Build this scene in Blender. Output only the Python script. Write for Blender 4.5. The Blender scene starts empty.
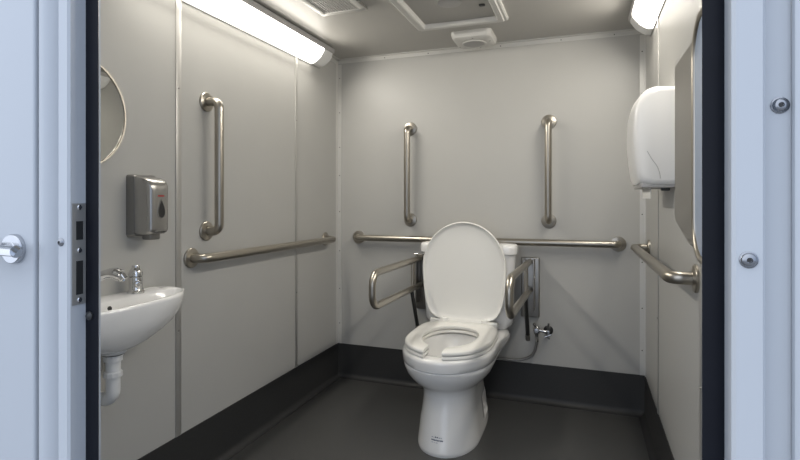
import bpy, bmesh, math, random
from mathutils import Vector, Matrix
random.seed(4)
PI = math.pi
S = bpy.context.scene
COL = S.collection

# room, metres: x to the right along the back wall, y into the cabin, z up
XL, XR, YB, ZC, SK = -1.483, 0.299, 2.938, 2.017, 0.211
YF = 0.70                                   # inner face of the front wall

# ------------------------------------------------------------------ materials
def mat(name, col, rough=0.5, metal=0.0, noise=0.0, nscale=40.0, bump=0.0, bscale=200.0, rvar=0.0,
        stretch=None, coat=0.0, emit=None, spec=0.5, aniso=0.0):
    m = bpy.data.materials.new(name); m.use_nodes = True
    nt = m.node_tree; N = nt.nodes; Lk = nt.links
    b = N['Principled BSDF']
    b.inputs['Base Color'].default_value = (*col, 1)
    b.inputs['Roughness'].default_value = rough
    b.inputs['Metallic'].default_value = metal
    b.inputs['Specular IOR Level'].default_value = spec
    b.inputs['Coat Weight'].default_value = coat
    b.inputs['Coat Roughness'].default_value = 0.08
    if aniso: b.inputs['Anisotropic'].default_value = aniso
    tc = N.new('ShaderNodeTexCoord'); mp = N.new('ShaderNodeMapping')
    Lk.new(tc.outputs['Object'], mp.inputs['Vector'])
    if stretch: mp.inputs['Scale'].default_value = stretch
    n = N.new('ShaderNodeTexNoise'); n.inputs['Scale'].default_value = nscale; n.inputs['Detail'].default_value = 4
    Lk.new(mp.outputs['Vector'], n.inputs['Vector'])
    if noise:
        mx = N.new('ShaderNodeMix'); mx.data_type = 'RGBA'
        mx.inputs[6].default_value = (*[max(0, c * (1 - noise)) for c in col], 1)
        mx.inputs[7].default_value = (*[min(1, c * (1 + noise)) for c in col], 1)
        Lk.new(n.outputs['Fac'], mx.inputs[0]); Lk.new(mx.outputs[2], b.inputs['Base Color'])
    if rvar:
        mr = N.new('ShaderNodeMapRange')
        mr.inputs['To Min'].default_value = max(0.02, rough - rvar); mr.inputs['To Max'].default_value = min(1, rough + rvar)
        Lk.new(n.outputs['Fac'], mr.inputs['Value']); Lk.new(mr.outputs['Result'], b.inputs['Roughness'])
    if bump:
        n2 = N.new('ShaderNodeTexNoise'); n2.inputs['Scale'].default_value = bscale; n2.inputs['Detail'].default_value = 3
        Lk.new(mp.outputs['Vector'], n2.inputs['Vector'])
        bp = N.new('ShaderNodeBump'); bp.inputs['Strength'].default_value = bump; bp.inputs['Distance'].default_value = 0.002
        Lk.new(n2.outputs['Fac'], bp.inputs['Height']); Lk.new(bp.outputs['Normal'], b.inputs['Normal'])
    if emit:
        b.inputs['Emission Color'].default_value = (*emit[0], 1)
        b.inputs['Emission Strength'].default_value = emit[1]
    return m

LAMP = 7.0
M = dict(
    wall=mat('wall_laminate', (0.466, 0.458, 0.434), 0.42, noise=0.03, nscale=6, rvar=0.05, bump=0.03, bscale=300),
    ceil=mat('ceiling_laminate', (0.425, 0.412, 0.385), 0.45, noise=0.03, nscale=5),
    floor=mat('vinyl_floor', (0.068, 0.068, 0.066), 0.36, noise=0.25, nscale=180, rvar=0.06, bump=0.12, bscale=260),
    skirt=mat('vinyl_skirting', (0.034, 0.034, 0.034), 0.5, noise=0.2, nscale=120, bump=0.1, bscale=260, spec=0.35),
    trim=mat('aluminium_trim', (0.64, 0.63, 0.60), 0.38, 0.35, noise=0.03, nscale=20),
    joint=mat('joint_strip', (0.50, 0.49, 0.465), 0.42, 0.6, noise=0.03, nscale=20),
    ext=mat('painted_cladding', (0.47, 0.495, 0.525), 0.38, noise=0.02, nscale=5, rvar=0.06, bump=0.02, bscale=60),
    rubber=mat('black_rubber', (0.005, 0.006, 0.010), 0.5, noise=0.2, nscale=30, spec=0.18),
    steel=mat('brushed_steel', (0.40, 0.37, 0.32), 0.32, 1.0, noise=0.02, nscale=14, rvar=0.012),
    plate=mat('brushed_plate', (0.36, 0.345, 0.32), 0.34, 1.0, noise=0.05, nscale=10, rvar=0.03, stretch=(60, 60, 0.6)),
    chrome=mat('chrome', (0.74, 0.74, 0.74), 0.09, 1.0, noise=0.02),
    dsteel=mat('dull_metal', (0.33, 0.32, 0.30), 0.4, 1.0, noise=0.1, nscale=60),
    ceramic=mat('vitreous_china', (0.84, 0.83, 0.81), 0.16, noise=0.01, nscale=4, coat=0.4),
    seat=mat('seat_plastic', (0.85, 0.835, 0.79), 0.25, noise=0.01, nscale=4),
    plastic=mat('white_plastic', (0.80, 0.79, 0.77), 0.28, noise=0.01, nscale=5),
    pipe=mat('white_pipe_plastic', (0.76, 0.76, 0.75), 0.32, noise=0.02, nscale=30),
    satin=mat('satin_silver_plastic', (0.42, 0.41, 0.39), 0.27, 0.85, noise=0.02, nscale=10, rvar=0.01),
    satin_dark=mat('satin_grey_plastic', (0.24, 0.235, 0.225), 0.35, 0.7, noise=0.02, nscale=10),
    dark=mat('dark_plastic', (0.025, 0.025, 0.025), 0.35, noise=0.2, nscale=30),
    bolt=mat('dull_bolt', (0.30, 0.31, 0.33), 0.25, 1.0, noise=0.05),
    valve=mat('worn_chrome', (0.42, 0.42, 0.42), 0.16, 1.0, noise=0.05),
    frame=mat('pale_grey_frame', (0.56, 0.55, 0.52), 0.4, noise=0.02),
    hand=mat('polished_handle', (0.50, 0.51, 0.53), 0.14, 1.0, noise=0.03),
    strike=mat('strike_steel', (0.36, 0.355, 0.34), 0.42, 0.55, noise=0.05),
    blk=mat('black_tube', (0.02, 0.02, 0.02), 0.35, noise=0.2, nscale=40),
    greyp=mat('grey_plastic', (0.42, 0.41, 0.40), 0.4, noise=0.05, nscale=40),
    mirror=mat('mirror_silver', (0.86, 0.87, 0.86), 0.015, 1.0),
    panel=mat('daylight_tinted_panel', (0.42, 0.50, 0.63), 0.3, noise=0.02, nscale=8),  # bluish daylight from outside is put into the panel's base colour
    paper=mat('paper_towel', (0.82, 0.81, 0.77), 0.9, noise=0.03, nscale=80),
    red=mat('red_print', (0.45, 0.03, 0.03), 0.5, noise=0.05),
    ink=mat('navy_print', (0.03, 0.04, 0.10), 0.5, noise=0.05),
    inkfade=mat('faded_print', (0.24, 0.26, 0.33), 0.5, noise=0.05),
    water=mat('bowl_water', (0.55, 0.53, 0.47), 0.03, noise=0.01, spec=0.6),
    lampcap=mat('lamp_end_cap', (0.80, 0.80, 0.79), 0.35, noise=0.01),
    lamp=mat('lamp_diffuser', (0.9, 0.9, 0.88), 0.4, emit=((1.0, 0.95, 0.86), LAMP)),
    ground=mat('concrete_apron', (0.30, 0.30, 0.30), 0.85, noise=0.2, nscale=12, bump=0.2, bscale=80),
)

# ------------------------------------------------------------------ mesh collector
class MB:
    def __init__(s): s.v = []; s.f = []
    def add(s, vs, fs):
        o = len(s.v); s.v += [Vector(v) for v in vs]; s.f += [tuple(i + o for i in f) for f in fs]; return s
    def box(s, x0, x1, y0, y1, z0, z1, bev=0.0, seg=2):
        if bev <= 0:
            vs = [(x, y, z) for x in (x0, x1) for y in (y0, y1) for z in (z0, z1)]
            return s.add(vs, [(0, 1, 3, 2), (4, 6, 7, 5), (0, 4, 5, 1), (2, 3, 7, 6), (0, 2, 6, 4), (1, 5, 7, 3)])
        bm = bmesh.new(); bmesh.ops.create_cube(bm, size=1)
        for v in bm.verts:
            v.co = Vector(((x0 + x1) / 2 + v.co.x * (x1 - x0), (y0 + y1) / 2 + v.co.y * (y1 - y0), (z0 + z1) / 2 + v.co.z * (z1 - z0)))
        bmesh.ops.bevel(bm, geom=bm.edges[:], offset=bev, segments=seg, profile=0.5, affect='EDGES')
        return s.bm(bm)
    def bm(s, bm):
        bm.verts.index_update()
        s.add([v.co.copy() for v in bm.verts], [[v.index for v in f.verts] for f in bm.faces]); bm.free(); return s
    def rings(s, rs, cap0=True, cap1=True, closed=True):
        n = len(rs[0]); vs = [p for r in rs for p in r]; fs = []
        for i in range(len(rs) - 1):
            for j in range(n if closed else n - 1):
                k = (j + 1) % n
                fs.append((i * n + j, i * n + k, (i + 1) * n + k, (i + 1) * n + j))
        if cap0: fs.append(tuple(range(n - 1, -1, -1)))
        if cap1: fs.append(tuple((len(rs) - 1) * n + j for j in range(n)))
        return s.add(vs, fs)
    def lathe(s, c, axis, prof, n=40):
        """prof: list of (radius, height along axis)"""
        c = Vector(c); a = Vector(axis).normalized()
        u = a.orthogonal().normalized(); w = a.cross(u)
        rs = []
        for r, h in prof:
            r = max(r, 1e-5)
            rs.append([c + a * h + (u * math.cos(2 * PI * k / n) + w * math.sin(2 * PI * k / n)) * r for k in range(n)])
        return s.rings(rs)
    def tube(s, pts, r, n=20, fillet=0.0, cap=True, seg=10):
        P = path(pts, fillet, seg)
        t0 = (P[1] - P[0]).normalized(); u = t0.orthogonal().normalized()
        rs = []
        for i, p in enumerate(P):
            a = (P[i] - P[i - 1]).normalized() if i else t0
            b = (P[i + 1] - P[i]).normalized() if i < len(P) - 1 else a
            t = (a + b).normalized()
            u = (u - t * u.dot(t)).normalized(); w = t.cross(u)
            rr = r(i / (len(P) - 1)) if callable(r) else r
            rs.append([p + (u * math.cos(2 * PI * k / n) + w * math.sin(2 * PI * k / n)) * rr for k in range(n)])
        return s.rings(rs, cap, cap)
    def prism(s, poly, axis, a0, a1):
        """poly: 2-D outline in the two other axes, extruded along axis"""
        def p(q, a):
            if axis == 'x': return (a, q[0], q[1])
            if axis == 'y': return (q[0], a, q[1])
            return (q[0], q[1], a)
        return s.rings([[p(q, a0) for q in poly], [p(q, a1) for q in poly]])
    def build(s, name, m, parent=None, ang=35, loc=None):
        off = Vector((0, 0, 0))
        q = parent
        while q is not None: off += q.location; q = q.parent
        if parent is None and loc is not None: off = Vector(loc)
        me = bpy.data.meshes.new(name)
        me.from_pydata([v - off for v in s.v], [], s.f); me.validate()
        bm = bmesh.new(); bm.from_mesh(me); bmesh.ops.recalc_face_normals(bm, faces=bm.faces[:]); bm.to_mesh(me); bm.free()
        for p in me.polygons: p.use_smooth = True
        me.set_sharp_from_angle(angle=math.radians(ang))
        me.materials.append(M[m] if isinstance(m, str) else m)
        o = bpy.data.objects.new(name, me); COL.objects.link(o)
        if parent is not None: o.parent = parent
        elif loc is not None: o.location = loc
        return o

def path(pts, fillet=0.0, seg=10):
    pts = [Vector(p) for p in pts]
    if fillet <= 0: return pts
    out = [pts[0]]
    for i in range(1, len(pts) - 1):
        p = pts[i]; a = (pts[i - 1] - p); b = (pts[i + 1] - p)
        ang = a.angle(b)
        if ang > PI - 0.01: out.append(p); continue
        d = min(fillet / math.tan(ang / 2), a.length * 0.499, b.length * 0.499)
        r = d * math.tan(ang / 2)
        an, bn = a.normalized(), b.normalized()
        c = p + (an + bn).normalized() * (r / math.sin(ang / 2))
        s0 = p + an * d - c; s1 = p + bn * d - c
        tot = s0.angle(s1)
        for k in range(seg + 1):
            t = k / seg
            out.append(c + (s0 * math.sin((1 - t) * tot) + s1 * math.sin(t * tot)) / math.sin(tot))
    out.append(pts[-1])
    return out

def smooth_path(pts, n=10):
    P = [Vector(p) for p in pts]; P = [P[0] * 2 - P[1]] + P + [P[-1] * 2 - P[-2]]
    out = []
    for i in range(1, len(P) - 2):
        for k in range(n):
            t = k / n; a, b, c, d = P[i - 1:i + 3]
            out.append(0.5 * ((2 * b) + (c - a) * t + (2 * a - 5 * b + 4 * c - d) * t * t + (3 * b - a - 3 * c + d) * t ** 3))
    out.append(P[-2]); return out

def rrect(cx, cy, hx, hy, r, n=6):
    """rounded rectangle outline, counter-clockwise, 2-D"""
    out = []
    for (sx, sy, a0) in ((1, 1, 0), (-1, 1, PI / 2), (-1, -1, PI), (1, -1, 1.5 * PI)):
        for k in range(n + 1):
            a = a0 + PI / 2 * k / n
            out.append((cx + sx * (hx - r) + r * math.cos(a), cy + sy * (hy - r) + r * math.sin(a)))
    return out

def tag(o, label=None, cat=None, group=None, kind=None):
    if label: o['label'] = label
    if cat: o['category'] = cat
    if group: o['group'] = group
    if kind: o['kind'] = kind
    return o
def thing(name, loc, label, cat, group=None):
    o = bpy.data.objects.new(name, None); COL.objects.link(o)
    o.location = loc; o.empty_display_size = 0.05
    return tag(o, label, cat, group)
def struct(o): o['kind'] = 'structure'; return o

def big_screw(c, nrm, r, o):
    b = MB().lathe(c, nrm, [(r * 1.12, 0), (r * 1.12, r * 0.12), (r * 0.95, r * 0.2), (r * 0.85, r * 0.42), (r * 0.62, r * 0.58), (r * 0.36, r * 0.62), (r * 0.34, r * 0.3), (0, r * 0.28)], 28).build('screw', 'bolt', o)
    MB().lathe(c, nrm, [(r * 0.33, r * 0.3), (r * 0.33, r * 0.34)], 6).build('socket', 'dark', b)
def screw_mb(c, nrm, r=0.004, h=0.002):
    return MB().lathe(c, nrm, [(r, 0), (r, h * 0.4), (r * 0.75, h), (0, h * 1.05)], 14)

# ------------------------------------------------------------------ the setting
struct(MB().box(XL - 0.05, XR + 0.05, 0.62, YB + 0.05, -0.05, 0).build('floor', 'floor'))
struct(MB().box(XL - 0.05, XR + 0.05, 0.645, YB + 0.05, ZC, ZC + 0.05).build('ceiling', 'ceil'))
struct(MB().box(XL - 0.05, XL, 0.645, YB + 0.05, 0, ZC).build('wall_left', 'wall'))
struct(MB().box(XR, XR + 0.05, 0.645, YB + 0.05, 0, ZC).build('wall_right', 'wall'))
struct(MB().box(XL, XR, YB, YB + 0.05, 0, ZC).build('wall_back', 'wall'))
wf = MB()
wf.box(-2.3, -0.862, 0.645, YF, 0, 2.10); wf.box(0.185, 1.1, 0.645, YF, 0, 2.10); wf.box(-0.862, 0.185, 0.645, YF, 1.965, 2.10)
struct(wf.build('wall_front', 'ext'))
struct(MB().box(-6, 6, -6, 0.62, -0.12, -0.05).build('unseen_ground', 'ground'))  # ground out of view, added to block light from below

# vinyl skirting carried up the walls over a coved corner
def cove(L):
    R = 0.03; p = [(0, 0), (0, L), (0.004, L), (0.004, R + 0.002)]
    for k in range(1, 7):
        a = PI + PI / 2 * k / 6
        p.append((0.004 + R + R * math.cos(a), 0.002 + R + R * math.sin(a)))
    p.append((0.004 + R, 0)); return p
pr = cove(SK)
struct(MB().prism([(XL + a, z) for a, z in pr], 'y', YF, YB).build('baseboard_left', 'skirt', ang=60))
struct(MB().prism([(XR - a, z) for a, z in pr], 'y', YF, YB).build('baseboard_right', 'skirt', ang=60))
struct(MB().prism([(YB - a, z) for a, z in pr], 'x', XL, XR).build('baseboard_back', 'skirt', ang=60))

tn = [0]
def trim(mb, m='trim', screws=(), nrm=(0, 0, 1), sm='dark', r=0.0032):
    tn[0] += 1
    o = struct(mb.build('trim_%d' % tn[0], m))
    for c in screws:
        if sm == 'chrome': big_screw(c, nrm, r, o)
        else: screw_mb(c, nrm, r).build('screw', sm, o)
    return o
# joint strips on the side walls
for sx, X in ((1, XL), (-1, XR)):
    for y, wd in ((1.572, 0.014), (2.434, 0.011)):
        x1 = X + sx * 0.004
        trim(MB().box(min(X, x1), max(X, x1), y - wd, y + wd, SK, ZC, 0.0015), 'joint',
             [(x1, y, z) for z in (0.62, 1.56)], (sx, 0, 0), 'dsteel', 0.004)
# angle trims in the two back corners
for sx, X in ((1, XL), (-1, XR)):
    poly = [(X, YB), (X, YB - 0.026), (X + sx * 0.003, YB - 0.026), (X + sx * 0.003, YB - 0.003), (X + sx * 0.026, YB - 0.003), (X + sx * 0.026, YB)]
    trim(MB().prism(poly, 'z', SK, ZC - 0.0302), 'trim', [(X + sx * 0.015, YB - 0.003, z) for z in (0.34, 0.56, 0.80, 1.05, 1.28, 1.46, 1.68, 1.9)], (0, -1, 0))
# angle trim between back wall and ceiling
poly = [(YB, ZC), (YB - 0.028, ZC), (YB - 0.028, ZC - 0.003), (YB - 0.003, ZC - 0.003), (YB - 0.003, ZC - 0.024), (YB, ZC - 0.024)]
trim(MB().prism(poly, 'x', XL + 0.004, XR - 0.004), 'trim', [(x, YB - 0.003, ZC - 0.014) for x in (-1.16, -0.88, -0.45, -0.12, 0.15)], (0, -1, 0))
for sx, X in ((1, XL), (-1, XR)):
    poly = [(X, ZC), (X + sx * 0.028, ZC), (X + sx * 0.028, ZC - 0.003), (X + sx * 0.003, ZC - 0.003), (X + sx * 0.003, ZC - 0.03), (X, ZC - 0.03)]
    trim(MB().prism(poly, 'y', YF, YB - 0.004), 'trim')

# doorway frame seen from outside: painted casing, rebate with strike plate, rubber gasket
ZT = 1.95
def outward(poly):     # close the doorway profile
    return poly
jl = [(-0.845, 0.645), (-0.845, 0.624), (-0.841, 0.62), (-0.821, 0.62), (-0.8175, 0.6235), (-0.8175, 0.652), (-0.8205, 0.652), (-0.8205, 0.66), (-0.806, 0.664), (-0.806, 0.671), (-0.822, 0.671), (-0.862, 0.671), (-0.862, 0.645)]
j1 = trim(MB().prism(jl, 'z', 0, ZT + 0.03), 'ext', [(-0.835, 0.62, 1.057)], (0, -1, 0), 'chrome', 0.0065)
MB().prism([(-0.8175, 0.6515), (-0.803, 0.650), (-0.789, 0.6525), (-0.792, 0.656), (-0.81, 0.6615), (-0.8175, 0.6605)], 'z', 0, ZT).build('gasket', 'rubber', j1)
MB().lathe((-0.806, 0.6508, 0.928), (0, -1, 0), [(0.0075, -0.001), (0.0075, 0.003), (0.004, 0.006), (0, 0.0065)], 16).build('bumper', 'dark', j1)
# strike plate with its two pockets, on the rebate
sp = MB()
X0, X1 = -0.8175, -0.8160
ya, yb_ = 0.6255, 0.6505
for (a, b, c, d) in ((ya, yb_, 0.949, 0.966), (ya, yb_, 1.024, 1.060), (ya, yb_, 1.092, 1.1225), (ya, ya + 0.007, 0.966, 1.024), (yb_ - 0.004, yb_, 0.966, 1.024), (ya, ya + 0.007, 1.060, 1.092), (yb_ - 0.004, yb_, 1.060, 1.092)):
    sp.box(X0, X1, a, b, c, d)
spo = sp.build('strike_plate', 'strike', j1)
pk = MB().box(X0, X0 + 0.0004, ya + 0.007, yb_ - 0.004, 0.966, 1.024).box(X0, X0 + 0.0004, ya + 0.007, yb_ - 0.004, 1.060, 1.092).build('latch_pocket', 'dark', spo)
for z in (0.957, 1.042, 1.116): screw_mb((X1, 0.639, z), (1, 0, 0), 0.0045, 0.0015).build('screw', 'chrome', spo)
jr = [(0.1755, 0.645), (0.1755, 0.624), (0.1725, 0.62), (0.149, 0.62), (0.1455, 0.6235), (0.1455, 0.652), (0.149, 0.66), (0.149, 0.671), (0.185, 0.671), (0.185, 0.645)]
j2 = trim(MB().prism(jr, 'z', 0, ZT + 0.03), 'ext', [(0.160, 0.62, 1.067)], (0, -1, 0), 'chrome', 0.0078)
MB().prism([(0.1455, 0.6515), (0.134, 0.6495), (0.1238, 0.652), (0.127, 0.656), (0.14, 0.661), (0.149, 0.6605)], 'z', 0, ZT).build('gasket', 'rubber', j2)
j3 = trim(MB().box(-0.845, 0.1735, 0.62, 0.671, ZT, ZT + 0.03, 0.002), 'ext')
MB().box(-0.8175, 0.1455, 0.650, 0.661, ZT - 0.025, ZT, 0.002).build('gasket', 'rubber', j3)
# cladding strips beside the frame
trim(MB().prism([(-0.899, 0.648), (-0.899, 0.627), (-0.896, 0.6255), (-0.887, 0.6268), (-0.879, 0.6305), (-0.871, 0.6375), (-0.864, 0.646), (-0.862, 0.648)], 'z', 0, 2.05), 'ext')
trim(MB().box(0.2040, 0.60, 0.634, 0.6452, 0, 2.05, 0.003), 'ext')
trim(MB().box(0.1755, 0.2043, 0.6442, 0.6462, 0, 2.05), 'ext', [(0.1945, 0.6442, 1.229)], (0, -1, 0), 'chrome', 0.0078)
# closed leaf to the left, latch side towards the doorway
dl = struct(MB().box(-1.75, -0.9045, 0.622, 0.645, 0.02, 2.03, 0.004, 3).build('door_1', 'ext'))
MB().box(-0.9050, -0.8985, 0.6440, 0.6455, 0.02, 2.03).build('door_gap', 'dark', dl)
MB().box(-0.9043, -0.8992, 0.630, 0.645, 1.022, 1.056, 0.0005).build('latch', 'dark', dl)
hc = Vector((-0.950, 0.622, 1.042))
h = MB().lathe(hc, (0, -1, 0), [(0.0262, 0), (0.0262, 0.007), (0.0245, 0.0095), (0.012, 0.0095), (0.0105, 0.012), (0.0105, 0.014)], 40)
ho = h.build('door_handle', 'hand', dl)
MB().tube([hc + Vector((0, -0.009, 0)), hc + Vector((0, -0.034, 0))], 0.0085, 20).tube([hc + Vector((0.056, -0.036, 0)), hc + Vector((0.059, -0.036, 0)), hc + Vector((-0.115, -0.036, 0))], 0.0105, 24).build('lever', 'hand', ho)

# ------------------------------------------------------------------ lamps in the wall and ceiling corner
def lamp(X, sx, y0, y1, label):
    t = thing('corner_light', (X, (y0 + y1) / 2, ZC), label, 'light', 'corner strip lights')
    def q(g):                                              # cross-section (distance from wall, drop from ceiling)
        base = [(0.004, 0.006)]
        c = [(0.004, 0.105 + g), (0.022, 0.104 + g), (0.036, 0.098 + g), (0.060, 0.080 + g), (0.078, 0.058 + g), (0.088 + g, 0.040 + g), (0.0905 + g, 0.024), (0.0905 + g, 0.008)]
        return [(X + sx * a, ZC - b) for a, b in base + c]
    MB().prism(q(0.0), 'y', y0 + 0.11, y1 - 0.11).build('diffuser', 'lamp', t, ang=50)
    for a, b in ((y0, y0 + 0.115), (y1 - 0.115, y1)):
        e = 0.012
        o1, o2 = q(0.0025), q(-0.006)
        inner, outer = (a, b) if b == y1 else (b, a)
        rs = []
        for f, yy in ((0, inner), (0, outer + (inner - outer) * 0.2), (0.5, outer + (inner - outer) * 0.08), (1.2, outer)):
            rs.append([(p[0] + (r[0] - p[0]) * f, yy, p[1] + (r[1] - p[1]) * f) for p, r in zip(o1, o2)])
        MB().rings(rs).build('end_cap', 'lampcap', t, ang=40)
    poly = [(0, 0), (0.092, 0), (0.092, 0.006), (0.0985, 0.006), (0.0985, 0.027), (0.093, 0.032), (0.091, 0.030), (0.0908, 0.008), (0.004, 0.008), (0.0035, 0.0995), (0.0035, 0.108), (0.006, 0.112), (0, 0.112)]
    MB().prism([(X + sx * a, ZC - b) for a, b in poly], 'y', y0 + 0.006, y1 - 0.006).build('tray', 'greyp', t)
def tube_light(X, sx, y0, y1, power):
    ld = bpy.data.lights.new('corner_light_tube', 'AREA'); ld.shape = 'RECTANGLE'
    ld.size = 0.058; ld.size_y = (y1 - y0) - 0.235; ld.energy = power; ld.color = (1.0, 0.955, 0.87); ld.spread = math.radians(172)
    lo = bpy.data.objects.new('corner_light_tube', ld); COL.objects.link(lo)
    z = Vector((-sx * 0.74, 0, 0.67)).normalized()                 # the light shines along its local -z
    y = Vector((0, 1, 0)); x = y.cross(z)
    lo.matrix_world = Matrix.Translation((X + sx * 0.0705, (y0 + y1) / 2, ZC - 0.0745)) @ Matrix((x, y, z)).transposed().to_4x4()
    return lo
for X_, s_ in ((XL, 1), (XR, -1)): tube_light(X_, s_, 1.18, 2.705, 7.7)
lamp(XL, 1, 1.18, 2.705, 'long white corner light along the top of the left wall, above the vertical grab bar')
lamp(XR, -1, 1.18, 2.705, 'white corner light along the top of the right wall, above the paper towel dispenser')

# ------------------------------------------------------------------ ceiling fittings
t = thing('ventilation_grille', (-1.05, 2.03, ZC), 'square ceiling vent with a dense grille, beside the long light', 'vent')
def frame4(mb, x0, x1, y0, y1, w, z0, z1, bev=0.0015):
    mb.box(x0, x1, y0, y0 + w, z0, z1, bev); mb.box(x0, x1, y1 - w, y1, z0, z1, bev)
    mb.box(x0, x0 + w, y0 + w, y1 - w, z0, z1, bev); mb.box(x1 - w, x1, y0 + w, y1 - w, z0, z1, bev)
    return mb
frame4(MB(), -1.178, -0.945, 1.935, 2.175, 0.028, ZC - 0.013, ZC).build('frame', 'frame', t)
MB().box(-1.152, -0.971, 1.961, 2.149, ZC - 0.003, ZC).build('backing', 'dark', t)
g = MB()
for k in range(13):
    x = -1.150 + 0.178 * (k + 0.5) / 13; g.box(x - 0.0022, x + 0.0022, 1.962, 2.148, ZC - 0.0105, ZC - 0.006)
for k in range(13):
    y = 1.963 + 0.184 * (k + 0.5) / 13; g.box(-1.151, -0.972, y - 0.0022, y + 0.0022, ZC - 0.0100, ZC - 0.0055)
g.build('grille', 'frame', t)

t = thing('roof_hatch', (-0.57, 2.2, ZC), 'large square ceiling hatch with a raised white frame', 'hatch')
hx0, hx1, hy0, hy1 = -0.808, -0.348, 1.93, 2.525
o1 = rrect((hx0 + hx1) / 2, (hy0 + hy1) / 2, (hx1 - hx0) / 2, (hy1 - hy0) / 2, 0.006, 3)
def hr(ins, z):
    return [(x, y, z) for x, y in rrect((hx0 + hx1) / 2, (hy0 + hy1) / 2, (hx1 - hx0) / 2 - ins, (hy1 - hy0) / 2 - ins, 0.006, 3)]
MB().rings([hr(0, ZC), hr(0, ZC - 0.014), hr(0.006, ZC - 0.018), hr(0.016, ZC - 0.018), hr(0.019, ZC - 0.026), hr(0.040, ZC - 0.026), hr(0.046, ZC - 0.022), hr(0.052, ZC)], False, False).build('frame', 'frame', t, ang=25)
MB().box(hx0 + 0.05, hx1 - 0.05, hy0 + 0.05, hy1 - 0.05, ZC - 0.004, ZC, 0.001).build('panel', 'ceil', t)
MB().lathe((-0.57, 2.235, ZC - 0.004), (0, 0, -1), [(0.055, -0.001), (0.053, 0.004), (0.04, 0.009), (0.02, 0.011), (0, 0.0115)], 40).build('vent_dome', 'greyp', t)
MB().box(-0.45, -0.424, 2.30, 2.318, ZC - 0.010, ZC - 0.003, 0.002).build('latch', 'dark', t)

t = thing('smoke_alarm', (-0.56, 2.76, ZC), 'small white rounded square ceiling unit with a round mesh, near the back wall', 'alarm')
cx, cy, hs = -0.562, 2.745, 0.108
def sq(s_, z, r): return [(x, y, z) for x, y in rrect(cx, cy, s_, s_, r, 8)]
MB().rings([sq(hs, ZC, 0.03), sq(hs, ZC - 0.016, 0.03), sq(hs - 0.002, ZC - 0.02, 0.03), sq(hs - 0.006, ZC - 0.034, 0.035), sq(hs - 0.016, ZC - 0.041, 0.04), sq(hs - 0.040, ZC - 0.044, 0.05)]).build('housing', 'frame', t)
MB().lathe((cx, cy, ZC - 0.043), (0, 0, -1), [(0.066, -0.001), (0.066, 0.004), (0.061, 0.006), (0.055, 0.004), (0.055, 0)], 48).build('ring', 'frame', t)
MB().lathe((cx, cy, ZC - 0.043), (0, 0, -1), [(0.055, -0.001), (0.054, 0.0025), (0.03, 0.0045), (0, 0.005)], 48).build('mesh_cover', 'greyp', t)
for sx, sy in ((-1, 0.5), (1, -0.2), (0.1, -1), (0.2, 1)):
    screw_mb((cx + sx * 0.088, cy + sy * 0.088, ZC - 0.040), (0, 0, -1), 0.005, 0.003).build('screw', 'dsteel', t)

# ------------------------------------------------------------------ grab bars
def grab_bar(p0, p1, nrm, label, rt=0.0185, so=0.067, rf=0.040):
    p0, p1, n = Vector(p0), Vector(p1), Vector(nrm)
    t = thing('grab_bar', (p0 + p1) / 2, label, 'grab bar', 'brushed steel grab bars')
    MB().tube([p0 + n * 0.003, p0 + n * so, p1 + n * so, p1 + n * 0.003], rt, 24, 0.045, seg=12).build('bar', 'steel', t)
    for p in (p0, p1):
        MB().lathe(p, n, [(rf, 0), (rf, 0.006), (rf - 0.002, 0.0085), (rt + 0.006, 0.0115), (rt + 0.0012, 0.0125), (rt - 0.001, 0.0125)], 40).build('flange', 'steel', t)
nl, nr, nb = (1, 0, 0), (-1, 0, 0), (0, -1, 0)
grab_bar((XL, 1.728, 0.997), (XL, 1.728, 1.534), nl, 'vertical steel grab bar on the left wall, above the horizontal bar')
grab_bar((XL, 1.641, 0.894), (XL, 2.766, 0.888), nl, 'horizontal steel grab bar along the left wall')
grab_bar((-1.335, YB, 0.891), (0.168, YB, 0.892), nb, 'long horizontal steel grab bar on the back wall behind the toilet tank', so=0.049)
grab_bar((-0.992, YB, 1.004), (-0.992, YB, 1.555), nb, 'vertical steel grab bar on the back wall, on the side of the left corner')
grab_bar((-0.184, YB, 1.009), (-0.184, YB, 1.556), nb, 'vertical steel grab bar on the back wall, on the side of the paper towel dispenser')
grab_bar((XR, 1.641, 0.905), (XR, 2.766, 0.892), nr, 'horizontal steel grab bar on the right wall, below the paper towel dispenser')

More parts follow.
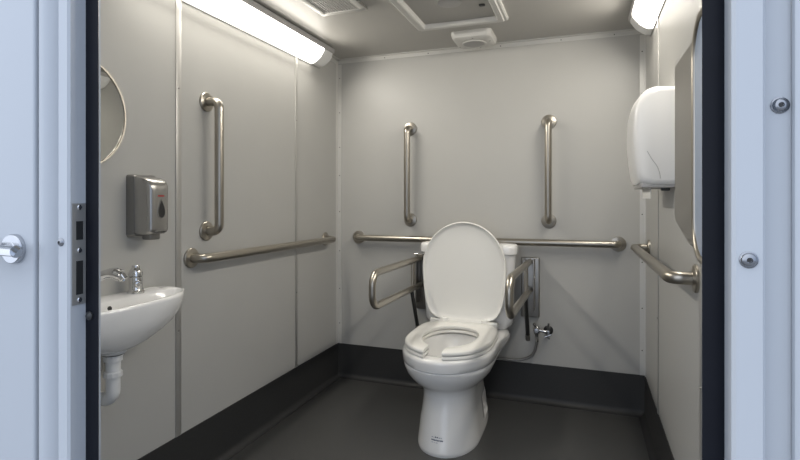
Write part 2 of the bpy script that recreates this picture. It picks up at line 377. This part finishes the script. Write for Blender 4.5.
# ------------------------------------------------------------------ toilet
TX = -0.613
tl = thing('toilet', (TX, 2.45, 0), 'white toilet with open front seat and raised lid against the back wall', 'toilet')
def egg(z, yf, yb, hw, yc, nf=2.0, nb_=2.0, n=72):
    r = []
    for k in range(n):
        a = 2 * PI * k / n
        s_, c_ = math.sin(a), math.cos(a)
        e = nb_ if s_ > 0 else nf
        d = (abs(c_) ** e + abs(s_) ** e) ** (-1 / e)
        r.append(Vector((TX + hw * d * c_, yc + (yb - yc if s_ > 0 else yc - yf) * d * s_, z)))
    return r
PED = [  # z, front y, back y, half width, centre y, front exponent, back exponent
    (0.000, 2.156, 2.745, 0.1430, 2.38, 2.1, 4.2), (0.012, 2.153, 2.747, 0.1445, 2.38, 2.1, 4.2), (0.030, 2.157, 2.745, 0.1425, 2.38, 2.1, 4.2), (0.060, 2.165, 2.742, 0.1390, 2.38, 2.1, 4.2), (0.090, 2.172, 2.739, 0.1360, 2.38, 2.1, 4.2), (0.120, 2.180, 2.736, 0.1330, 2.38, 2.1, 4.2), (0.150, 2.187, 2.732, 0.1275, 2.38, 2.1, 4.0), (0.180, 2.194, 2.728, 0.1240, 2.38, 2.1, 3.8), (0.210, 2.200, 2.725, 0.1215, 2.38, 2.1, 3.6), (0.240, 2.204, 2.725, 0.1225, 2.38, 2.1, 3.4),
    (0.262, 2.204, 2.70, 0.130, 2.39, 2.1, 2.8), (0.274, 2.194, 2.715, 0.145, 2.40, 2.1, 2.6), (0.286, 2.176, 2.735, 0.164, 2.405, 2.05, 2.5),
    (0.302, 2.158, 2.765, 0.182, 2.41, 2.0, 2.6), (0.325, 2.141, 2.80, 0.200, 2.41, 2.0, 2.8), (0.350, 2.131, 2.785, 0.211, 2.41, 2.0, 3.2), (0.366, 2.128, 2.80, 0.2145, 2.41, 2.0, 3.6),
    (0.3715, 2.133, 2.80, 0.211, 2.41, 2.0, 4.0), (0.377, 2.124, 2.81, 0.2175, 2.41, 2.0, 4.2),
    (0.395, 2.122, 2.83, 0.2195, 2.41, 2.0, 4.6), (0.412, 2.122, 2.845, 0.221, 2.41, 2.0, 5.0), (0.422, 2.124, 2.85, 0.220, 2.41, 2.0, 5.0), (0.428, 2.132, 2.847, 0.214, 2.41, 2.0, 5.0),
    (0.429, 2.176, 2.72, 0.17, 2.41, 2.0, 3.0), (0.428, 2.198, 2.64, 0.148, 2.41, 2.0, 2.4), (0.420, 2.206, 2.625, 0.142, 2.41, 2.0, 2.2), (0.400, 2.204, 2.625, 0.144, 2.41, 2, 2), (0.375, 2.206, 2.62, 0.143, 2.41, 2, 2),
    (0.33, 2.236, 2.58, 0.118, 2.41, 2, 2), (0.29, 2.276, 2.53, 0.085, 2.41, 2, 2), (0.265, 2.33, 2.49, 0.05, 2.41, 2, 2)]
rs = [egg(*p) for p in PED]
def sstep(a, b, x): x = max(0, min(1, (x - a) / (b - a))); return x * x * (3 - 2 * x)
dense = []
for i in range(len(rs) - 1):                       # extra rings through the foot so that its bolt niches come out round
    dense.append(rs[i])
    if PED[i][0] < 0.2:
        for k in (1, 2): dense.append([a.lerp(b, k / 3) for a, b in zip(rs[i], rs[i + 1])])
dense.append(rs[-1])
for r in dense:
    for v in r:
        if v.z < 0.43: v.x = TX + (v.x - TX) * (1 + 0.17 * sstep(2.52, 2.74, v.y) * sstep(0.29, 0.41, v.z))
        if v.z < 0.42: v.x += 0.011 * (1 - sstep(0.24, 0.30, v.z))
for r in dense[:34]:
    for v in r:
        f = sstep(0.05, 0.065, v.z) * (1 - sstep(0.12, 0.165, v.z)) * sstep(2.52, 2.55, v.y) * (1 - sstep(2.64, 2.67, v.y))
        v.x -= math.copysign(0.034 * f, v.x - TX - 0.011)
bowl = MB().rings(dense).build('bowl', 'ceramic', tl, ang=50)
for sx in (-1, 1):
    MB().lathe((TX + 0.011 + sx * 0.106, 2.595, 0.072), (sx * 0.9, 0, 0.45), [(0.016, -0.004), (0.016, 0.008), (0.012, 0.016), (0.005, 0.020), (0, 0.0205)], 20).build('bolt_cap', 'plastic', bowl)
MB().rings([[Vector(v) for v in egg(0.300, 2.30, 2.52, 0.093, 2.41)], [Vector(v) for v in egg(0.301, 2.30, 2.52, 0.093, 2.41)]]).build('bowl_water', 'water', bowl)
# printed maker's mark low on the front of the foot
def foot_pt(a, z, off):
    for i in range(len(PED) - 1):
        if PED[i][0] <= z <= PED[i + 1][0]:
            f = (z - PED[i][0]) / (PED[i + 1][0] - PED[i][0]); q = [u + (w - u) * f for u, w in zip(PED[i], PED[i + 1])]; break
    _, yf, yb, hw, yc, e, _ = q
    s_, c_ = math.sin(a), math.cos(a); d = (abs(c_) ** e + abs(s_) ** e) ** (-1 / e)
    n = Vector((c_ / hw, s_ / (yc - yf), 0)).normalized()
    return Vector((TX + 0.011 + hw * d * c_, yc + (yc - yf) * d * s_, z)) + n * off
def dash(mb, a0, a1, z0, z1, slope=0.0):
    A = [foot_pt(a, z + (a - 4.5) * slope, o_) for o_ in (-0.0006, 0.0009) for (a, z) in ((a0, z0), (a1, z0), (a1, z1), (a0, z1))]
    mb.add(A, [(0, 1, 2, 3), (4, 7, 6, 5), (0, 4, 5, 1), (1, 5, 6, 2), (2, 6, 7, 3), (3, 7, 4, 0)])
mk, mf = MB(), MB()
A0, A1 = 4.47, 4.85
word = [0.016, 0.036, 0.026, 0.038, 0.028, 0.036, 0.020, 0.038, 0.030, 0.034]
a = A0
for i, w in enumerate(word):
    dash(mk, a, a + w, 0.066 + 0.001 * (i % 3 == 1), 0.0715 - 0.001 * (i % 2), 0.0); a += w + 0.009
for a, w, c in ((A0, 0.03, 0), (A0 + .045, 0.02, 0), (A0 + .11, 0.05, 1), (A0 + .18, 0.035, 1), (A0 + .24, 0.05, 0), (A0 + .31, 0.03, 0)):
    dash(mk if c else mf, a, a + w, 0.0785, 0.0825 - (0 if c else 0.0015), 0.0)
for a, w in ((A0 + .01, 0.05), (A0 + .09, 0.03), (A0 + .16, 0.06)): dash(mf, a, a + w, 0.058, 0.0595, 0.0)
mk.build('printed_mark', 'ink', bowl); mf.build('printed_mark', 'inkfade', bowl)

# open-front seat in two layers
def seat_mb(z0, z1, g, grow=0.0):
    hw, yf, yb, yc = 0.2095 + grow, 2.136 - grow, 2.72, 2.425
    ihw, iyf, iyb = 0.131, 2.222, 2.610
    A0 = -PI / 2 + g; A1 = 1.5 * PI - g - 0.07; n = 84
    def sup(a, hx, f, b, e, eb):
        s_, c_ = math.sin(a), math.cos(a); ee = eb if s_ > 0 else e
        d = (abs(c_) ** ee + abs(s_) ** ee) ** (-1 / ee)
        return Vector((TX + hx * d * c_, yc + (b - yc if s_ > 0 else yc - f) * d * s_, 0))
    mb = MB(); rings = []
    for k in range(n + 1):
        a = A0 + (A1 - A0) * k / n
        o, i_ = sup(a, hw, yf, yb, 2.15, 4.0), sup(a, ihw, iyf, iyb, 2.0, 2.3)
        # blunt, parallel-sided gap at the front
        w = 1 - min(k, n - k) / 10.0
        if w > 0:
            gx = 0.036 if k < n / 2 else -0.056
            o.x += (TX + gx * 1.0 - o.x) * max(0, w) ** 3 * 0.75; i_.x += (TX + gx * 1.0 - i_.x) * max(0, w) ** 3 * 0.9
        d = (o - i_).normalized(); H = z1 - z0; rr = min(0.009, H * 0.45)
        sec = [(i_ + d * 0.004, z0), (i_, z0 + H * 0.3), (i_ + d * 0.002, z1 - rr * 0.5), (i_ + d * 0.012, z1 - 0.001), (i_ + (o - i_) * 0.5, z1), (o - d * 0.012, z1 - 0.0005), (o - d * 0.004, z1 - rr * 0.4), (o, z1 - rr), (o, z0 + 0.002), (o - d * 0.003, z0)]
        rings.append([Vector((p.x, p.y, z)) for p, z in sec])
    # round off both arm ends
    for e, nx in ((0, 1), (-1, -2)):
        cc = sum(rings[e], Vector()) / len(rings[e]); dr = (rings[e][4] - rings[nx][4]).normalized()
        ext = [cc + (v - cc) * 0.86 + dr * 0.006 for v in rings[e]]
        if e == 0: rings.insert(0, ext)
        else: rings.append(ext)
    return mb.rings(rings)
seat_mb(0.4305, 0.4475, 0.17).build('seat', 'seat', tl, ang=50)
seat_mb(0.4500, 0.4680, 0.17, -0.001).build('seat', 'seat', tl, ang=50)
# hinge blocks
hg = MB().box(TX - 0.185, TX + 0.185, 2.692, 2.727, 0.447, 0.478, 0.006, 3)
for x in (-0.10, 0.115): hg.box(TX + x - 0.016, TX + x + 0.016, 2.687, 2.729, 0.452, 0.489, 0.005, 3)
hg.build('seat_hinge', 'seat', tl)
# raised lid, its hollow underside towards the doorway
def lid_out(ins, n=72):
    r = []
    W, wc, H = 0.2295 - ins, 0.285, 0.535
    for k in range(n):
        a = 2 * PI * k / n; s_, c_ = math.sin(a), math.cos(a)
        if s_ >= 0: r.append((W * c_, wc + (H - ins - wc) * s_))
        else:
            e = 6.0; d = (abs(c_) ** e + abs(s_) ** e) ** (-1 / e)
            w = wc + (wc - ins) * d * s_
            r.append((W * d * c_ * (1 - 0.13 * ((wc - w) / wc) ** 1.7), w))
    return r
def lidp(u, w, t): # w up the lid, t thickness towards the doorway
    y = 2.719 + w * 0.008; return Vector((TX + u, y - t, 0.474 + w * 0.997))
def lidr(ins, t): return [lidp(u, w, t) for u, w in lid_out(ins)]
MB().rings([lidr(0.03, -0.004), lidr(0.006, -0.002), lidr(0.001, 0.003), lidr(0, 0.010), lidr(0.001, 0.017), lidr(0.004, 0.020), lidr(0.0065, 0.0195), lidr(0.010, 0.013), lidr(0.014, 0.0085), lidr(0.030, 0.0055), lidr(0.10, 0.0045)]).build('lid', 'seat', tl, ang=60)
# tank with its own cover
def rr3(z, hx, y0, y1, r): return [Vector((x, y, z)) for x, y in rrect(TX + 0.008, (y0 + y1) / 2, hx + 0.015, (y1 - y0) / 2, r, 8)]
MB().rings([rr3(0.424, 0.20, 2.778, 2.850, 0.04), rr3(0.452, 0.222, 2.763, 2.855, 0.045), rr3(0.47, 0.228, 2.753, 2.857, 0.045), rr3(0.60, 0.236, 2.746, 2.859, 0.045), rr3(0.825, 0.243, 2.738, 2.860, 0.045), rr3(0.832, 0.243, 2.738, 2.860, 0.045)]).build('tank', 'ceramic', tl, ang=50)
MB().rings([rr3(0.832, 0.246, 2.735, 2.862, 0.045), rr3(0.836, 0.253, 2.728, 2.865, 0.048), rr3(0.868, 0.255, 2.726, 2.866, 0.05), rr3(0.879, 0.252, 2.729, 2.864, 0.05), rr3(0.886, 0.244, 2.737, 2.857, 0.048), rr3(0.889, 0.22, 2.758, 2.835, 0.04)]).build('tank_lid', 'ceramic', tl, ang=50)
fl = MB().lathe((TX - 0.205, 2.742, 0.822), (0, -1, 0), [(0.012, -0.004), (0.012, 0.006), (0.008, 0.012), (0.006, 0.018), (0, 0.0185)], 20)
fl.tube([(TX - 0.205, 2.728, 0.822), (TX - 0.26, 2.722, 0.824), (TX - 0.285, 2.722, 0.824)], lambda q: 0.0055 - 0.0015 * q, 12, 0.01)
fl.build('flush_lever', 'chrome', tl)

# ------------------------------------------------------------------ fold-down support rails on either side of the toilet
def rail(x, yfr, lift, label):
    t = thing('support_rail', (x, YB, 0.64), label, 'support rail', 'fold-down rails beside the toilet')
    wp = MB().box(x - 0.05, x + 0.05, 2.914, YB, 0.474, 0.806, 0.006, 3)
    wpo = wp.build('wall_plate', 'plate', t)
    wp = MB().box(x - 0.028, x - 0.021, 2.835, 2.918, 0.52, 0.80, 0.002).box(x + 0.021, x + 0.028, 2.835, 2.918, 0.52, 0.80, 0.002)
    wp.build('bracket', 'plate', wpo)
    for z in (0.70, 0.55): screw_mb((x + 0.028, 2.87, z), (1, 0, 0), 0.008, 0.004).build('screw', 'chrome', wpo)
    MB().tube([(x, 2.90, 0.785), (x, yfr, 0.785 + lift), (x, yfr, 0.630 + lift), (x, 2.90, 0.630)], 0.0165, 22, 0.062, seg=14).build('rail', 'steel', t)
    MB().tube([(x, 2.70, 0.785 + lift * .25), (x, 2.70, 0.630 + lift * .25)], 0.009, 16).tube([(x, 2.745, 0.785 + lift * .2), (x, 2.745, 0.630 + lift * .2)], 0.006, 16).build('link_post', 'steel', t)
    lo = MB().tube([(x, 2.685, 0.625), (x, 2.79, 0.40)], 0.0105, 16).build('drop_leg', 'blk', t)
    d = (Vector((x, 2.79, 0.40)) - Vector((x, 2.685, 0.625))).normalized()
    MB().tube([Vector((x, 2.785, 0.41)), Vector((x, 2.785, 0.41)) + d * 0.034], 0.0125, 16).build('foot', 'dsteel', lo)
rail(-0.90, 2.125, 0.008, 'fold-down steel support rail at the left side of the toilet')
rail(-0.283, 2.075, 0.024, 'fold-down steel support rail at the right side of the toilet, by the water valve')

# ------------------------------------------------------------------ water valve and hose
t = thing('water_valve', (-0.187, YB, 0.40), 'small chrome water valve low on the back wall, under the right support rail', 'valve')
MB().lathe((-0.187, YB, 0.405), (0, -1, 0), [(0.026, 0), (0.026, 0.004), (0.019, 0.010), (0.010, 0.012)], 28).build('escutcheon', 'dark', t)
b = MB().tube([(-0.187, YB, 0.405), (-0.187, 2.885, 0.405), (-0.245, 2.885, 0.415)], 0.008, 16, 0.012)
b.lathe((-0.245, 2.885, 0.375), (0, 0, 1), [(0.009, 0), (0.010, 0.012), (0.015, 0.018), (0.017, 0.032), (0.016, 0.05), (0.010, 0.058), (0, 0.060)], 24)
b.lathe((-0.245, 2.885, 0.415), (0, -1, 0), [(0.013, 0), (0.015, 0.012), (0.0155, 0.024), (0.012, 0.028), (0, 0.029)], 24)
b.tube([(-0.245, 2.885, 0.425), (-0.262, 2.88, 0.448)], 0.008, 12)
b.build('body', 'valve', t)
hd = MB().tube([(-0.187, 2.90, 0.405), (-0.183, 2.893, 0.452)], 0.006, 12)
hd.lathe((-0.187, 2.905, 0.405), (0, -1, 0), [(0.011, 0), (0.012, 0.018), (0.009, 0.022), (0, 0.023)], 20)
for a in range(4):
    d = Vector((math.cos(a * PI / 2 + .4), 0, math.sin(a * PI / 2 + .4)))
    c = Vector((-0.187, 2.89, 0.385)); hd.tube([c, c + d * 0.02], 0.0045, 10)
hd.build('handle', 'valve', t)
hp = smooth_path([(-0.245, 2.885, 0.378), (-0.247, 2.885, 0.335), (-0.268, 2.885, 0.275), (-0.325, 2.885, 0.243), (-0.40, 2.885, 0.236), (-0.50, 2.888, 0.25), (-0.56, 2.886, 0.33), (-0.575, 2.876, 0.42), (-0.58, 2.8725, 0.50)], 10)
t = thing('supply_hose', (-0.40, 2.885, 0.236), 'thin braided water hose curving from the valve to behind the toilet', 'hose')
MB().tube(hp, 0.0075, 14).build('hose', 'dsteel', t)
MB().tube([hp[0] + Vector((0, 0, 0.002)), hp[0] - Vector((0, 0, 0.028))], 0.0105, 6).build('hose_nut', 'chrome', t)

# ------------------------------------------------------------------ wash basin
BY = 1.188; BX = XL
wb = thing('wash_basin', (BX, BY, 0.80), 'small white wall-hung wash basin on the left wall by the doorway', 'sink')
def dring(z, hy, dx, e=2.4, cy=BY, x0=BX, n=56, back=0.0):
    """D outline: flat on the wall, rounded into the room; goes once round"""
    r = []
    m = n - 14
    for k in range(m + 1):
        a = -PI / 2 + PI * k / m
        c_, s_ = max(0, math.cos(a)), math.sin(a)
        d = (abs(c_) ** e + abs(s_) ** e) ** (-1 / e)
        r.append(Vector((x0 + back + dx * d * c_, cy + hy * d * s_, z)))
    for k in range(1, 14):
        r.append(Vector((x0 + back, cy + hy - 2 * hy * k / 14, z)))
    return r
BR = [(0.664, 0.050, 0.115, 2.0, 0.030), (0.667, 0.095, 0.140, 2.0, 0.022), (0.678, 0.160, 0.165, 2.0, 0.010), (0.696, 0.215, 0.186, 2.1, 0.0), (0.720, 0.249, 0.204, 2.2, 0.0), (0.750, 0.271, 0.216, 2.3, 0.0),
      (0.780, 0.282, 0.222, 2.4, 0.0), (0.80, 0.286, 0.223, 2.4, 0.0), (0.8085, 0.285, 0.222, 2.4, 0.0), (0.812, 0.279, 0.217, 2.4, 0.0)]
def bring(z, hy, xf, xb, xm, e, eb, n=72):
    r = []
    for k in range(n):
        a = 2 * PI * k / n; c_, s_ = math.cos(a), math.sin(a); q = e if c_ > 0 else eb
        d = (abs(c_) ** q + abs(s_) ** q) ** (-1 / q)
        r.append(Vector((BX + xm + (xf - xm if c_ > 0 else xm - xb) * d * c_, BY + hy * d * s_, z)))
    return r
rr_ = [bring(z, hy, dx + b, b, b + 0.055, e, 4.0) for z, hy, dx, e, b in BR]
IN = [(0.812, 0.264, 0.209, 0.080, 0.12, 2.3, 2.6), (0.807, 0.257, 0.203, 0.084, 0.12, 2.2, 2.6), (0.785, 0.236, 0.194, 0.090, 0.12, 2.2, 2.6),
      (0.750, 0.172, 0.180, 0.096, 0.125, 2.1, 2.4), (0.722, 0.110, 0.165, 0.102, 0.13, 2.0, 2.0), (0.71, 0.03, 0.135, 0.112, 0.125, 2.0, 2.0)]
rr_ += [bring(*q) for q in IN]
MB().rings(rr_).build('bowl', 'ceramic', wb, ang=55)
MB().lathe((BX + 0.0895, 1.192, 0.788), (1, 0, 0.15), [(0.0075, -0.004), (0.0075, 0.0012), (0.0055, 0.0016), (0, 0.0005)], 20).build('overflow_hole', 'dark', wb)
# waste pipe
px_, py_ = BX + 0.106, 1.190
wp = MB().lathe((px_, py_, 0.50), (0, 0, 1), [(0.019, 0.04), (0.019, 0.078), (0.026, 0.079), (0.026, 0.088), (0.0215, 0.090), (0.0215, 0.128), (0.0275, 0.129), (0.0275, 0.144), (0.024, 0.146), (0.024, 0.150), (0.036, 0.152), (0.040, 0.160), (0.040, 0.172)], 32)
wpo = wp.build('waste_pipe', 'pipe', wb, ang=40)
MB().tube([(px_, py_, 0.58), (px_, py_, 0.505), (BX, py_, 0.500)], 0.0205, 24, 0.036).build('elbow', 'pipe', wpo)
for (z, r) in ((0.579, 0.0275), (0.64, 0.029)):
    tw = MB().lathe((px_, py_, z), (0, 0, 1), [(r - 0.004, 0), (r, 0.002), (r, 0.014), (r - 0.003, 0.017), (r - 0.006, 0.017)], 12)
    tw.build('pipe_nut', 'pipe', wpo, ang=20)
MB().lathe((px_, py_, 0.6475), (0, 0, 1), [(0.030, 0), (0.030, 0.005)], 28).build('pipe_seal', 'dark', wpo)

t = thing('faucet', (BX + 0.055, 1.165, 0.812), 'curved chrome spout at the back of the wash basin', 'faucet')
MB().lathe((BX + 0.045, 1.165, 0.812), (0, 0, 1), [(0.024, 0), (0.024, 0.006), (0.017, 0.010), (0.015, 0.035), (0.012, 0.04)], 28).build('base', 'chrome', t)
sp_ = smooth_path([(BX + 0.045, 1.165, 0.845), (BX + 0.052, 1.168, 0.870), (BX + 0.075, 1.178, 0.892), (BX + 0.105, 1.190, 0.899), (BX + 0.130, 1.198, 0.892)], 8)
MB().tube(sp_, lambda q: 0.0165 - 0.004 * math.sin(PI * min(1, q * 1.25)) + 0.002 * q, 20).build('spout', 'chrome', t)
dd = (sp_[-1] - sp_[-4]).normalized(); dd = (dd + Vector((0, 0, -0.9))).normalized()
MB().lathe(sp_[-1] - dd * 0.004, dd, [(0.010, 0), (0.0145, 0.003), (0.0145, 0.018), (0.012, 0.020), (0.011, 0.017)], 24).build('aerator', 'chrome', t)

t = thing('push_tap', (BX + 0.052, 1.325, 0.812), 'upright chrome push tap on the back rim of the wash basin', 'tap')
c = (BX + 0.052, 1.325, 0.812)
MB().lathe(c, (0, 0, 1), [(0.0275, 0), (0.0275, 0.006), (0.024, 0.010), (0.0215, 0.014), (0.0215, 0.054), (0.0195, 0.056)], 32).build('body', 'chrome', t)
MB().lathe(c, (0, 0, 1), [(0.0185, 0.056), (0.0225, 0.058), (0.0225, 0.066), (0.020, 0.076), (0.014, 0.084), (0.012, 0.086), (0.0125, 0.092), (0.011, 0.095), (0, 0.0955)], 32).build('push_cap', 'chrome', t)
MB().lathe(Vector(c) + Vector((0.018, -0.010, 0.034)), (0.85, -0.5, -0.1), [(0.011, 0), (0.0115, 0.010), (0.0095, 0.014), (0.006, 0.015), (0, 0.010)], 20).build('outlet', 'chrome', t)

# ------------------------------------------------------------------ round mirror
t = thing('round_mirror', (XL, 1.144, 1.404), 'round mirror with a thin steel rim above the wash basin', 'mirror')
mc = Vector((XL, 1.142, 1.404)); mr_ = 0.180
MB().lathe(mc, nl, [(mr_ - 0.006, 0), (mr_ - 0.006, 0.012), (0, 0.012)], 72).build('glass', 'mirror', t)
MB().lathe(mc, nl, [(mr_ - 0.006, 0), (mr_ - 0.001, 0.004), (mr_, 0.010), (mr_ - 0.002, 0.016), (mr_ - 0.007, 0.0155), (mr_ - 0.008, 0.0115)], 72).build('rim', 'steel', t)

# ------------------------------------------------------------------ soap dispenser
t = thing('soap_dispenser', (XL, 1.385, 1.0), 'silver wall soap dispenser with a drop-shaped window, above the wash basin', 'soap dispenser')
def sring(xo, y0, y1, z0, z1, r): return [Vector((XL + xo, y, z)) for y, z in rrect((y0 + y1) / 2, (z0 + z1) / 2, (y1 - y0) / 2, (z1 - z0) / 2, r, 6)]
MB().rings([sring(0, 1.333, 1.443, 0.998, 1.216, 0.012), sring(0.022, 1.334, 1.442, 0.999, 1.215, 0.012), sring(0.030, 1.338, 1.438, 1.003, 1.211, 0.012)]).build('back_housing', 'satin_dark', t)
cv = MB().rings([sring(0.030, 1.340, 1.436, 1.008, 1.208, 0.010), sring(0.060, 1.339, 1.434, 1.006, 1.205, 0.012), sring(0.082, 1.340, 1.430, 1.008, 1.198, 0.014), sring(0.094, 1.344, 1.425, 1.012, 1.186, 0.016), sring(0.099, 1.350, 1.419, 1.018, 1.176, 0.016), sring(0.1005, 1.362, 1.408, 1.03, 1.16, 0.012)]).build('cover', 'satin', t, ang=50)
def drop(c, s_, n=40):
    out = []
    for k in range(n):
        a = 2 * PI * k / n
        out.append((c[0] + s_ * 0.0175 * math.sin(a) * math.sin(a / 2) ** 1.1 * 1.15, c[1] + s_ * 0.031 * math.cos(a)))
    return out
def dr(xo, s_): return [Vector((XL + xo, y, z)) for y, z in drop((1.388, 1.096), s_)]
MB().rings([dr(0.099, 1.12), dr(0.1022, 1.1), dr(0.1022, 1.0), dr(0.1005, 0.98)], True, False).build('window_rim', 'satin', cv)
MB().rings([dr(0.099, 1.0), dr(0.1012, 0.99)]).build('level_window', 'dark', cv)
lg = MB(); y = 1.373
for w in (0.003, 0.0025, 0.0035, 0.003, 0.002, 0.0035, 0.003):
    lg.box(XL + 0.1000, XL + 0.1012, y, y + w, 1.1385, 1.1435); y += w + 0.0012
lg.build('printed_mark', 'red', cv)
MB().box(XL + 0.035, XL + 0.075, 1.365, 1.412, 0.988, 1.010, 0.006, 3).build('push_bar', 'satin_dark', t)

# ------------------------------------------------------------------ paper towel dispenser, right wall
t = thing('paper_towel_dispenser', (XR, 2.16, 1.17), 'rounded white paper towel dispenser on the right wall', 'dispenser')
DZ0, DZ1 = 1.178, 1.530
def dp(f, n=10):
    """side outline in (distance from wall, height), f shrinks it towards the end faces"""
    W = 0.135 - f; z1 = DZ1 - f; z0 = DZ0 + f
    pts = [(0.0, z0)]
    pts += [(W * 0.60, z0 - 0.0), (W * 0.83, z0 + 0.010), (W * 0.89, z0 + 0.03), (W * 0.955, z0 + 0.09), (W * 0.995, z0 + 0.155), (W, z0 + 0.20)]
    for k in range(n + 1):
        a = PI / 2 * k / n
        pts.append((W * 0.40 + (W * 0.58) * math.cos(a) ** 0.9, z1 - 0.105 + 0.105 * math.sin(a)))
    pts += [(0.0, z1 - 0.003)]
    return pts
ys = [(1.996, 0.022), (1.999, 0.011), (2.006, 0.004), (2.018, 0.0), (2.16, -0.004), (2.302, 0.0), (2.314, 0.004), (2.321, 0.011), (2.324, 0.022)]
cv = MB().rings([[Vector((XR - a, y, z)) for a, z in dp(f)] for y, f in ys]).build('cover', 'plastic', t, ang=50)
sm = smooth_path([(XR - 0.090, 1.9957, 1.300), (XR - 0.075, 1.9957, 1.272), (XR - 0.058, 1.9957, 1.245), (XR - 0.050, 1.9957, 1.220), (XR - 0.048, 1.9957, 1.202)], 8)
MB().tube(sm, 0.0011, 8).build('seam', 'greyp', cv)
MB().box(XR - 0.108, XR, 2.006, 2.314, DZ0 - 0.008, DZ0 + 0.012, 0.005, 2).build('base_tray', 'greyp', t)
MB().box(XR - 0.04, XR - 0.012, 2.03, 2.06, DZ0 - 0.018, DZ0 - 0.004, 0.003).build('key_lock', 'dark', t)
MB().box(XR - 0.004, XR + 0.0005, 2.01, 2.31, DZ0 + 0.004, DZ1 - 0.03).build('back_plate', 'greyp', t)
pt = MB().box(XR - 0.076, XR - 0.074, 2.03, 2.30, 1.132, 1.180).build('paper_sheet', 'paper', t)

# ------------------------------------------------------------------ steel cabinet and framed panel near the doorway, right wall
t = thing('steel_cabinet', (XR, 1.45, 1.05), 'flat brushed steel wall cabinet between the paper towel dispenser and the framed panel', 'cabinet')
cz0, cz1 = 1.062, 1.508
def cabr(xo, i):
    return [Vector((XR - xo, y, z)) for y, z in ((1.30 + i, cz0 - 0.046 + i), (1.41, cz0 - 0.046 + i), (1.60, cz0 + i), (1.623 - i, cz0 + 0.012 + i), (1.623 - i, cz1 - i), (1.30 + i, cz1 - i))]
MB().rings([cabr(0, 0), cabr(0.053, 0), cabr(0.059, 0.006)]).build('body', 'plate', t, ang=20)
MB().rings([[Vector((XR - xo, y, z)) for y, z in ((1.31 + i, cz0 - 0.03 + i), (1.40, cz0 - 0.03 + i), (1.565 - i, cz0 + 0.016 + i), (1.565 - i, cz1 - 0.018 - i), (1.31 + i, cz1 - 0.018 - i))] for xo, i in ((0.058, 0), (0.0605, 0), (0.062, 0.002))]).build('door', 'plate', t, ang=20)

t = thing('framed_panel', (XR, 1.03, 1.02), 'pale panel in a rounded steel frame on the right wall next to the doorway', 'panel')
fy0, fy1, fz0, fz1 = 0.76, 1.268, 1.004, 1.512
fx = XR - 0.071
pl_ = [Vector((fx, y, z)) for y, z in rrect((fy0 + fy1) / 2, (fz0 + fz1) / 2, (fy1 - fy0) / 2, (fz1 - fz0) / 2, 0.085, 12)]
pl_.append(pl_[0].copy())
MB().tube(pl_ + [pl_[1]], 0.0085, 14).build('frame', 'steel', t)
def fpr(xo, i): return [Vector((XR - xo, y, z)) for y, z in rrect((fy0 + fy1) / 2, (fz0 + fz1) / 2, (fy1 - fy0) / 2 - i, (fz1 - fz0) / 2 - i, 0.08 - i * 0.5, 12)]
MB().rings([fpr(0, 0.006), fpr(0.072, 0.006), fpr(0.0735, 0.009)]).build('panel', 'panel', t)

# ------------------------------------------------------------------ daylight outside
w = bpy.data.worlds.new('World'); S.world = w; w.use_nodes = True
nt = w.node_tree; bg = nt.nodes['Background']
tc = nt.nodes.new('ShaderNodeTexCoord'); dt = nt.nodes.new('ShaderNodeVectorMath'); dt.operation = 'DOT_PRODUCT'
dt.inputs[1].default_value = Vector((-0.6, -0.3, 0.74)).normalized()
cr = nt.nodes.new('ShaderNodeValToRGB'); mr0 = nt.nodes.new('ShaderNodeMapRange')
mr0.inputs['From Min'].default_value = -1; mr0.inputs['From Max'].default_value = 1
cr.color_ramp.elements[0].position = 0.3; cr.color_ramp.elements[0].color = (0.40, 0.49, 0.66, 1)
cr.color_ramp.elements[1].position = 1.0; cr.color_ramp.elements[1].color = (1.0, 1.08, 1.22, 1)
nt.links.new(tc.outputs['Generated'], dt.inputs[0]); nt.links.new(dt.outputs['Value'], mr0.inputs['Value'])
nt.links.new(mr0.outputs['Result'], cr.inputs['Fac']); nt.links.new(cr.outputs['Color'], bg.inputs['Color'])
bg.inputs['Strength'].default_value = 1.75

# ------------------------------------------------------------------ camera
cd = bpy.data.cameras.new('camera'); cam = bpy.data.objects.new('camera', cd); COL.objects.link(cam)
cam.location = (0, 0, 1.13); cam.rotation_euler = (PI / 2, 0, math.radians(19.8415))
cd.sensor_width = 36; cd.lens = 510.775 * 36 / 800; cd.shift_y = -30.93 / 800; cd.clip_start = 0.02
S.camera = cam
S.view_settings.view_transform = 'Standard'; S.view_settings.look = 'None'
S.view_settings.exposure = 0.0; S.view_settings.gamma = 1.0
S.view_settings.use_curve_mapping = False
